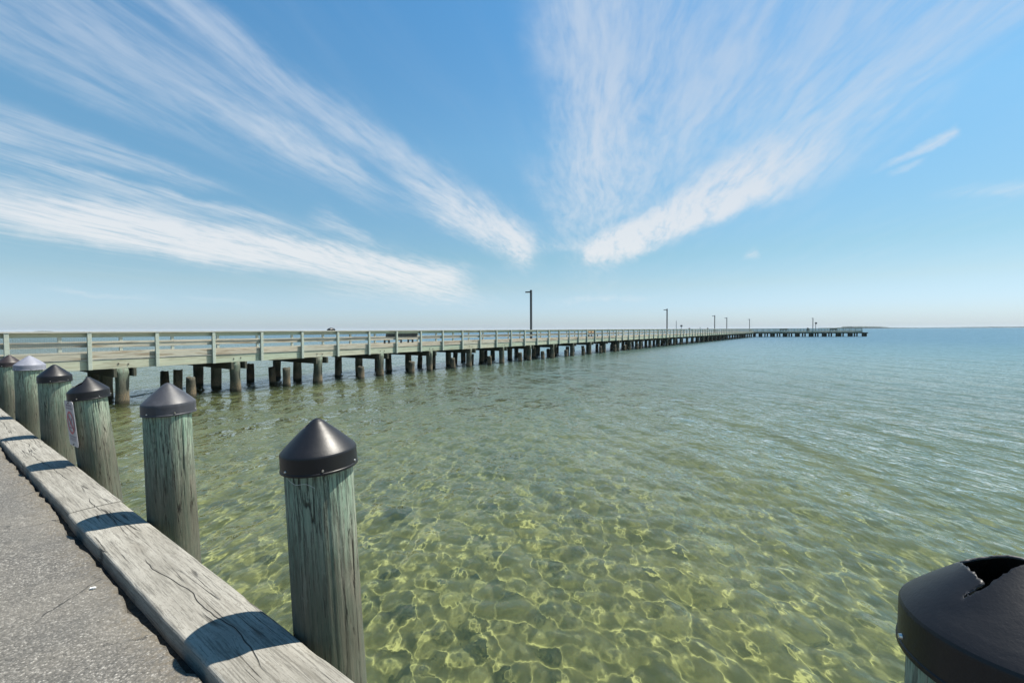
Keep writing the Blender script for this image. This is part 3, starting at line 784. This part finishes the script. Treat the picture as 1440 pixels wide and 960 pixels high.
# litter and weeds
def flat_scrap(name, x, y, sx_, sy_, mat, label, cat, seed):
    d = ray(x, y); s = (CAM_Z - Z_ASPH) / -d.z; q = np.random.RandomState(seed); bm = bmesh.new()
    n = 9; base = [(sx_ * math.cos(2 * math.pi * i / n) * (.7 + .5 * q.rand()), sy_ * math.sin(2 * math.pi * i / n) * (.7 + .5 * q.rand())) for i in range(n)]
    top = [bm.verts.new((x_, y_, .006 + .006 * q.rand())) for x_, y_ in base]; bot = [bm.verts.new((x_ * .95, y_ * .95, .001)) for x_, y_ in base]
    bm.faces.new(top); bm.faces.new(bot[::-1])
    for i in range(n): bm.faces.new((top[i], bot[i], bot[(i + 1) % n], top[(i + 1) % n]))
    o = obj(name, bm, mat); o.location = (d.x * s, d.y * s, Z_ASPH + .003); o.rotation_euler = (0, 0, q.rand() * 3)
    tag(o, label, cat)
flat_scrap('paper_scrap', 131, 828, .016, .008, M_PAPER, 'small white scrap lying on the asphalt beside the curb', 'litter', 2)
bm = bmesh.new(); q = np.random.RandomState(9)
for k in range(90):
    a = q.rand() * 6.28; r_ = .10 * q.rand(); h_ = .03 + .07 * q.rand(); b = Vector((r_ * math.cos(a) * 1.6, r_ * math.sin(a) * .4, 0)); t1 = b + Vector((q.randn() * .03, q.randn() * .03, h_)); s_ = Vector((.004, .002, 0))
    bm.faces.new([bm.verts.new(v) for v in (b - s_, b + s_, t1)])
wd_ = obj('weed_tuft', bm, M_MOSS); d = ray(-2, 621); s = (CAM_Z - Z_ASPH + .03) / -d.z
wd_.location = (d.x * s, d.y * s, Z_ASPH - .03); wd_.rotation_euler = (0, 0, RZ_U)
tag(wd_, 'olive tuft of weed in the gap beside the curb', 'weed')
F_BEFORE = set(bpy.data.objects)
# ------------------------------------------------------------------ pier: local x out along the pier, local y to its far (left) side
P0 = Vector((-13.48, 14.5, 0)); RZP = math.atan2(.814, .581)
pier = empty('pier', P0, RZP)
tag(pier, 'long timber fishing pier on piles with plank railings, turning right at its far end', 'pier')
SP = 1.772; T_END = 142.0; W = 4.0
ZF0, ZF1, ZD = 1.19, 1.50, 1.49
def runs(x0, x1, step=3.544, phase=0.0):
    x = x0; out = []
    nxt = phase
    while nxt <= x0 + .2: nxt += step
    while x < x1 - .01:
        e = min(nxt, x1); out.append((x, e)); x = e; nxt += step
    return out
pr = random.Random(4)
def line_of_boards(name, mat, x0, x1, y0, y1, z0, z1, parent=pier, jig=.011, phase=0.0, step=3.544):
    bm = bmesh.new()
    for a, b in runs(x0, x1, step, phase):
        j = pr.uniform(-jig, jig); k = pr.uniform(-jig, jig) * .6
        box(bm, a + .003, b - .003, y0 + k * .5, y1 + k * .5, z0 + j, z1 + j)
    return obj(name, bm, mat, parent)
def rails(x0, x1, yb, side, parent=pier, ph=0.0, frame=None):
    """side -1: posts stand on the low-y side of the boards"""
    s = side
    ya, yc = sorted((yb, yb - s * .042))
    line_of_boards('fascia_board', M_FASCIA, x0, x1, *sorted((yb - s * .018, yb - s * .060)), ZF0, ZF1 - .012, parent, phase=ph)
    line_of_boards('lower_rail_board', M_RAIL, x0, x1, ya, yc, (1.506 if s < 0 else 1.50), (1.715 if s < 0 else 1.63), parent, phase=ph)
    line_of_boards('middle_rail_board', M_RAIL, x0, x1, ya, yc, (1.90 if s < 0 else 1.885), (2.045 if s < 0 else 2.025), parent, phase=ph)
    line_of_boards('upper_rail_board', M_FASCIA, x0, x1, ya, yc, 2.225, 2.366, parent, phase=ph)
    line_of_boards('cap_rail', M_CAPRAIL, x0, x1, *sorted((yb + s * .115, yb - s * .07)), 2.372, 2.410, parent, jig=.004, phase=ph)
rails(-2.55, T_END + .1, 0.0, -1)
rails(-2.55, T_END + 2.3, W, 1)
# posts: the hundred that show largest are single, the far ones one mass
far = bmesh.new(); npost = 0; post_me = {}
def post_at(x, yb, s, parent, single):
    y0, y1 = sorted((yb + s * .002, yb + s * .105))
    if single:
        bm = bmesh.new(); box(bm, -.052, .052, y0 - yb, y1 - yb, ZF0 - .012, 2.369, .006)
        o = obj('rail_post', bm, M_POST, parent); o.location = (x, yb, pr.uniform(-.01, .004)); o.rotation_euler = (0, pr.uniform(-.008, .008), 0)
    else:
        box(far, x - .052, x + .052, y0, y1, ZF0 - .012, 2.369)
i = -1
while i * SP < T_END:
    post_at(i * SP, 0.0, -1, pier, i <= 56)
    post_at(i * SP, W, 1, pier, i <= 38)
    i += 1
# deck
bm = bmesh.new(); x = -2.5
while x < T_END + .5:
    step = .142 if x < 60 else 2.0
    j = pr.uniform(-.003, .003)
    box(bm, x, x + step - .006, .06, W - .06, ZD - .04 + j, ZD + j); x += step
M_DECK = board_material('deck_boards', [(0.1, (.30, .28, .24)), (0.9, (.44, .42, .37))], .4)
obj('deck', bm, M_DECK, pier)
for y in (0.75, 1.4, 2.05, 2.7, 3.35):
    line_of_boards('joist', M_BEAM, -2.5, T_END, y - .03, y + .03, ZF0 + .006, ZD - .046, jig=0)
# bents
nb = 0; farp = bmesh.new()
def pile_me(seed):
    q = empty('tmp'); o = trunk('pier_pile', .195, .185, -3.0, ZF0 - .006, M_PIER_PILE, None, seed, seg=28, rings=24, lump=.008)
    bpy.data.objects.remove(q); me = o.data; bpy.data.objects.remove(o); return me
PM = [pile_me(60 + k) for k in range(5)]
def put_pile(x, y, parent, jx=.04):
    o = bpy.data.objects.new('pier_pile', PM[pr.randrange(5)]); C.objects.link(o); o.parent = parent
    o.location = (x + pr.uniform(-jx, jx), y + pr.uniform(-jx, jx), 0); o.rotation_euler = (pr.uniform(-.012, .012), pr.uniform(-.015, .015), pr.uniform(0, 6.28))
    return o
def far_pile(bm, x, y):
    s = 12; A = [bm.verts.new((x + .19 * math.cos(a), y + .19 * math.sin(a), -3.0)) for a in (6.2832 * k / s for k in range(s))]
    B = [bm.verts.new((v.co.x, v.co.y, ZF0 - .006)) for v in A]; bm.faces.new(B)
    for k in range(s): bm.faces.new((A[k], A[(k + 1) % s], B[(k + 1) % s], B[k]))
BENT = [0.85 + 3.55 * j for j in range(40)]
for j, x in enumerate(BENT):
    for y in (.17, 2.0, W - .17):
        if j < 33: put_pile(x, y, pier)
        else: far_pile(farp, x, y)
    if j < 40:
        for s in (-1, 1):
            bm = bmesh.new(); xx = x + s * .262
            box(bm, xx - .042, xx + .042, -.13 + pr.uniform(-.05, .03), W + .12, ZF0 - .285, ZF0 - .004, .005)
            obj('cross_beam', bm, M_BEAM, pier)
    if j < 7:
        for s in (-.13, .13):
            b = bmesh.new(); bmesh.ops.create_cone(b, cap_ends=True, segments=10, radius1=.026, radius2=.02, depth=.02)
            o = obj('bolt', b, M_BOLT, pier); o.location = (x + s, .008, 1.33 + pr.uniform(-.02, .02)); o.rotation_euler = (R(90), 0, 0)
# the head of the pier runs off to the right in world x
head_dir = Matrix.Rotation(-RZP, 4, 'Z')
def to_local(v): return head_dir @ (Vector(v) - P0)
X0h, X1h, Yh = 64.8, 101.4, 131.6
hr = -RZP
hp = to_local((X0h, Yh, 0))
def head_part(o): o.location = hp + Matrix.Rotation(hr, 3, 'Z') @ o.location; o.rotation_euler = (o.rotation_euler[0], o.rotation_euler[1], o.rotation_euler[2] + hr); return o
before = set(pier.children)
Lh_ = X1h - X0h
rails(3.6, Lh_, 0.0, -1)
rails(0.2, Lh_, W, 1)
bm = bmesh.new(); box(bm, 0.1, Lh_, .06, W - .06, ZD - .046, ZD - .006); obj('deck', bm, M_DECK, pier)
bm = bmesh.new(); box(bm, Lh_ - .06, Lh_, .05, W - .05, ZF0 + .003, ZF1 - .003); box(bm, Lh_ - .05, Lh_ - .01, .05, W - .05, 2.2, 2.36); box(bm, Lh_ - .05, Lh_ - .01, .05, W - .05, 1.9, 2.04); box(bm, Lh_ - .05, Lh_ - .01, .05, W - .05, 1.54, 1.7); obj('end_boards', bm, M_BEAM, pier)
farh = bmesh.new(); far_main = far; far = farh
x = 4.4
while x < Lh_ + .1:
    post_at(min(x, Lh_ - .06), 0.0, -1, pier, False); post_at(min(x, Lh_ - .06), W, 1, pier, False); x += SP
far = far_main
o = obj('rail_post', farh, M_POST, pier); o['kind'] = 'stuff'
farq = bmesh.new()
for k, pxx in enumerate([1070.5, 1087.5, 1105.3, 1122.5, 1142, 1160.5, 1180, 1197, 1217]):
    xw = (pxx - 720) / 640 * Yh - X0h
    for dx_ in (-.36, .36):
        for y in (.15, .62, W - .3): far_pile(farq, xw + dx_ * (1.0 if k else .6), y)
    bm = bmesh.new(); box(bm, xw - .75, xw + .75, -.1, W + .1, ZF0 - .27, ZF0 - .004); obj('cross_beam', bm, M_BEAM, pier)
o = obj('pier_pile', farq, M_PIER_PILE, pier); o['kind'] = 'stuff'
for o in set(pier.children) - before: head_part(o)
o = obj('rail_post', far_main, M_POST, pier); o['kind'] = 'stuff'
o = obj('pier_pile', farp, M_PIER_PILE, pier); o['kind'] = 'stuff'

# wire netting on the shore end of the railing
bm = bmesh.new()
x = -1.75
while x < .0:
    box(bm, x - .002, x + .002, -.0055, -.0013, 1.72, 2.225); x += .05
z = 1.73
while z < 2.22:
    box(bm, -1.72, -.05, -.0092, -.0058, z - .0018, z + .0018); z += .05
obj('wire_netting', bm, M_WIRE, pier)

# ------------------------------------------------------------------ old cut-off piles standing between the bents
def wpt(x, y, z=0.0):
    c, s = math.cos(RZP), math.sin(RZP); return Vector((P0.x + x * c - y * s, P0.y + x * s + y * c, z))
ordw = ['first', 'second', 'third', 'fourth', 'fifth', 'sixth', 'seventh', 'eighth', 'ninth', 'tenth', 'eleventh', 'twelfth', 'thirteenth', 'fourteenth', 'fifteenth', 'sixteenth']
SM = []
for k in range(6):
    o = trunk('old_pile_stub', .165, .15, -2.5, 0, M_STUB, None, 80 + k, seg=24, rings=20, lump=.013, rough_top=.025); me = o.data; bpy.data.objects.remove(o); SM.append(me)
rowdesc = ['sunlit brown cut-off pile at the front edge under the pier', 'dark cut-off pile standing mid-width in the pier\'s shade', 'dark cut-off pile in the back row under the pier']
for j in range(14):
    for rrow, (y, dx_) in enumerate(((0.02, 2.0), (1.75, 2.0), (3.25, 2.0))):
        if rrow == 2 and j > 8: continue
        h_ = (.68, .76, .80)[rrow] + pr.uniform(-.10, .12)
        x = BENT[j] + dx_ + pr.uniform(-.18, .18)
        o = bpy.data.objects.new('old_pile_stub', SM[pr.randrange(6)]); C.objects.link(o)
        v = wpt(x, y + pr.uniform(-.12, .12), h_); o.location = v; o.rotation_euler = (pr.uniform(-.05, .05), pr.uniform(-.05, .05), pr.uniform(0, 6.28))
        tag(o, f'{rowdesc[rrow]}, {ordw[j]} gap from shore', 'pile stub', 'old cut-off piles under the pier')

# ------------------------------------------------------------------ things on the pier
def lamp(loc, rz, top, label, armdir=1):
    r = empty('lamp_post', loc, rz); tag(r, label, 'lamp post', 'lamp posts along the pier')
    z = loc[2]
    bm = bmesh.new(); box(bm, -.07, .07, -.07, .07, .02, top - z, .012); obj('pole', bm, M_POLE, r)
    bm = bmesh.new(); box(bm, -.14, .14, -.14, .14, 0, .03, .004); obj('base_plate', bm, M_POLE, r)
    bm = bmesh.new(); box(bm, -.03, .03, .07, .12, top - z - .17, top - z - .12); obj('arm', bm, M_POLE, r)
    bm = bmesh.new(); vs = box(bm, -.13, .13, .115, .46, top - z - .20, top - z - .11)
    hd = obj('lamp_head', bm, M_POLE, r)
    bm = bmesh.new(); box(bm, -.10, .10, .17, .42, top - z - .206, top - z - .2005); obj('lens', bm, M_LENS, hd)
def t_of(px, off):
    k = (px - 720) / F; ox, oy = P0.x - .814 * off, P0.y + .581 * off
    return (k * oy - ox) / (.581 - .814 * k)
for px, ytop, lab in ((747, 408, 'tallest-looking dark lamp post on the near stretch of the pier'),
                      (938, 434, 'dark lamp post standing alone halfway along the pier'),
                      (1005, 443, 'lamp post toward the pier\'s far end, on the shore side of a close pair'),
                      (1022, 446, 'lamp post toward the pier\'s far end, on the seaward side of a close pair'),
                      (1054, 448, 'small distant lamp post at the corner where the pier turns')):
    x = t_of(px, .2); v = wpt(x, .2, ZD)
    lamp(v, RZP, CAM_Z + (461.0 - ytop) / F * v.y, lab)
lamp(Vector((423 / F * 132.5, 132.5, ZD - .006)), 0, CAM_Z + (461 - 447) / F * 132.5, 'distant lamp post on the pier head standing over the water')

def bench(loc, rz, mat, label, L=2.2):
    """seat faces local +y; the back leans to -y"""
    r = empty('bench', loc, rz); tag(r, label, 'bench', 'benches on the pier')
    bm = bmesh.new()
    for k in range(4): box(bm, -L / 2, L / 2, .06 + k * .105, .06 + k * .105 + .095, .43, .465, .004)
    obj('seat', bm, mat, r)
    bm = bmesh.new()
    for k in range(3): box(bm, -L / 2, L / 2, -.02, .016, .56 + k * .125, .56 + k * .125 + .118, .004)
    b = obj('backrest', bm, mat, r); b.rotation_euler = (R(9), 0, 0); b.location = (0, .08, 0)
    for x in (-L * .38, 0, L * .38):
        bm = bmesh.new(); box(bm, x - .035, x + .035, .02, .10, 0, .43, .004); box(bm, x - .035, x + .035, .38, .46, 0, .43, .004); box(bm, x - .033, x + .033, .10, .38, .36, .428)
        box(bm, x - .03, x + .03, .0, .055, .431, .90)
        obj('leg', bm, M_POLE, r)
v = wpt(12.95, .16, ZD + .004); bench(v, RZP, M_BENCH_DARK, 'dark grey bench with its back to the near railing of the pier')
v = wpt(44.4, W - .16, ZD + .004); bench(v, RZP + math.pi, M_BENCH_TAN, 'tan wooden bench against the far railing beyond the first lamp post')
bench(Vector((382 / F * 131.9, 131.9, ZD)), 0, M_BENCH_DARK, 'dark bench on the pier head, on the shore side of the bin')
bench(Vector((452 / F * 131.9, 131.9, ZD)), 0, M_BENCH_DARK, 'dark bench on the pier head, on the seaward side of the lamp post')

r = empty('trash_bin', Vector((416 / F * 132.0, 132.0, ZD))); tag(r, 'dark green-black litter bin rising above the pier head railing', 'bin')
obj('body', revolve([(0.0, 0.0), (.24, 0.0), (.27, .1), (.28, .85), (.25, .86), (0, .86)], 20), M_POLE, r, smooth=False)
obj('lid', revolve([(0, 1.16), (.10, 1.14), (.22, 1.05), (.29, .92), (.29, .863), (0, .863)], 20), M_CAP, r, smooth=False)

def bundle(px, off, wd, hg, label):
    x = t_of(px, off); v = wpt(x, off, 2.411)
    q = np.random.RandomState(int(px)); bm = bmesh.new(); bmesh.ops.create_icosphere(bm, subdivisions=3, radius=1)
    for vv in bm.verts:
        k = 1 + .10 * math.sin(3 * vv.co.x + px) * math.cos(4 * vv.co.y)
        vv.co = Vector((vv.co.x * wd / 2 * k, vv.co.y * .16 * k, (max(vv.co.z, -.1) + .1) * hg / 1.1))
    o = obj('dark_bundle', bm, M_CAP, smooth=True); o.location = v; o.rotation_euler = (0, 0, RZP)
    tag(o, label, 'bundle', 'dark bundles lying on the pier rail')
bundle(466, W, .50, .15, 'low dark bundle on the far rail before the dark grey bench')
bundle(969.5, W, .9, .20, 'low dark bundle on the rail just past the halfway lamp post')
bundle(995, W, .9, .25, 'rounded dark bundle on the rail just before the close pair of lamp posts')
# markers standing in the water beyond the pier
def marker(px, ytop, dist_, board, label):
    x = (px - 720) / F * dist_; r = empty('channel_marker', (x, dist_, 0)); tag(r, label, 'marker', 'channel markers beyond the pier')
    top = CAM_Z + (461 - ytop) / F * dist_
    b = bmesh.new(); bmesh.ops.create_cone(b, cap_ends=True, segments=12, radius1=.13, radius2=.10, depth=top + 3, matrix=Matrix.Translation((0, 0, (top - 3) / 2))); obj('post', b, M_POLE_GREY, r)
    if board:
        b = bmesh.new(); box(b, -.42, .42, -.20, -.135, top - .7, top, .01); obj('board', b, M_POLE, r)
marker(951, 450, 190, False, 'thin bare marker pole beyond the middle of the pier')
marker(958, 456, 190, True, 'short marker post with a square top board beyond the middle of the pier')
marker(984.5, 459, 190, False, 'stubby marker post barely rising above the pier rail')
marker(1147, 453, 190, True, 'short marker post with a square board beside the pier head lamp')

# the survey above was read against a level horizon; true distances and heights are this much larger
K = 1.057
for o in set(bpy.data.objects) - F_BEFORE:
    if o.parent is None: o.location *= K; o.scale = (K, K, K)
# ------------------------------------------------------------------ far low land across the bay: ground with a far-off wood on it
M_WOOD, t, p = new_mat('far_woodland')
pos = t.add('ShaderNodeNewGeometry').outputs['Position']
t.put(p.inputs['Base Color'], t.ramp(t.noise(pos, .05, 5, .65), [(.35, (.025, .042, .024)), (.7, (.055, .075, .038))])); p.inputs['Roughness'].default_value = 1.0
M_SHORE, t, p = new_mat('far_shore')
pos = t.add('ShaderNodeNewGeometry').outputs['Position']
t.put(p.inputs['Base Color'], t.ramp(t.noise(pos, .02, 4, .6), [(.35, (.05, .065, .035)), (.7, (.10, .10, .065))])); p.inputs['Roughness'].default_value = 1.0
def land(prof, dist_, dep, label, wlabel, seed):
    """prof: photo columns with the height of the tree tops in pixels above the waterline"""
    q = np.random.RandomState(seed)
    xs = np.array([a for a, b in prof]); hs = np.array([b for a, b in prof])
    n = max(24, int((xs[-1] - xs[0]) * 1.2)); gx_ = np.linspace(xs[0], xs[-1], n); gh = np.interp(gx_, xs, hs)
    wx = (gx_ - 720) / F * dist_
    rows = 6; P = np.zeros((rows, n, 3))
    for r_ in range(rows):
        f = r_ / (rows - 1); P[r_, :, 0] = wx * (1 + f * dep / dist_); P[r_, :, 1] = dist_ + f * dep
        P[r_, :, 2] = np.where((r_ == 0) | (r_ == rows - 1), -1.0, 1.2) * np.minimum(1, np.minimum(np.arange(n), np.arange(n)[::-1]) / 3.0 + .01)
    o = link_mesh('island', grid_mesh('island', P.reshape(-1, 3), rows, n), M_SHORE); tag(o, label, 'island', kind='structure')
    bm = bmesh.new()
    pxm = dist_ / F
    for k in range(int(n * 7)):
        xx = q.uniform(wx[1], wx[-2]); f = q.uniform(.12, .8); hh = np.interp(xx, wx, gh) * pxm
        if hh < 1.0: continue
        h_ = hh * q.uniform(.55, 1.05); rad = h_ * q.uniform(.5, .9) + 2
        c = Vector((xx * (1 + f * dep / dist_), dist_ + f * dep, h_ * .5))
        r = bmesh.ops.create_icosphere(bm, subdivisions=1, radius=1)
        for v in r['verts']: v.co = c + Vector((v.co.x * rad * q.uniform(.85, 1.15), v.co.y * rad, v.co.z * h_ * .52 * q.uniform(.85, 1.1)))
    o = obj('woods', bm, M_WOOD); tag(o, wlabel, 'woods', kind='stuff')
land([(1150, 1.0), (1184, 1.6), (1186, 3.0), (1215, 3.2), (1240, 2.6), (1252, 1.2), (1290, .9)], 3200, 260, 'low wooded island behind the end of the pier', 'far-off wood on the island behind the end of the pier', 1)
land([(1250, .5), (1300, .9), (1325, 1.0), (1350, 1.3), (1400, 1.7), (1440, 1.7), (1600, 1.8)], 4200, 300, 'long low shore along the horizon at right', 'far-off line of trees along the horizon at right', 2)
land([(-160, .5), (46, .5), (50, 1.2), (60, 1.7), (72, 1.2), (76, .6), (420, .5)], 3600, 260, 'low strip of shore on the horizon behind the pier railing', 'small far-off clump of wood rising above the pier railing', 3)

# the bay air: even, thin, pale; far shores fade in it
hz = bpy.data.materials.new('bay_air'); hz.use_nodes = True
t = NT(hz.node_tree); t.n.remove(t.n['Principled BSDF'])
v = t.add('ShaderNodeVolumePrincipled'); v.inputs['Color'].default_value = (.80, .90, 1.0, 1); v.inputs['Density'].default_value = HAZE
t.l.new(v.outputs[0], t.n['Material Output'].inputs['Volume'])
bm = bmesh.new(); box(bm, -11000, 11000, -11000, 11000, -9.0, 24.0)
tag(obj('haze', bm, hz), 'thin pale haze over the bay', 'haze', kind='stuff')
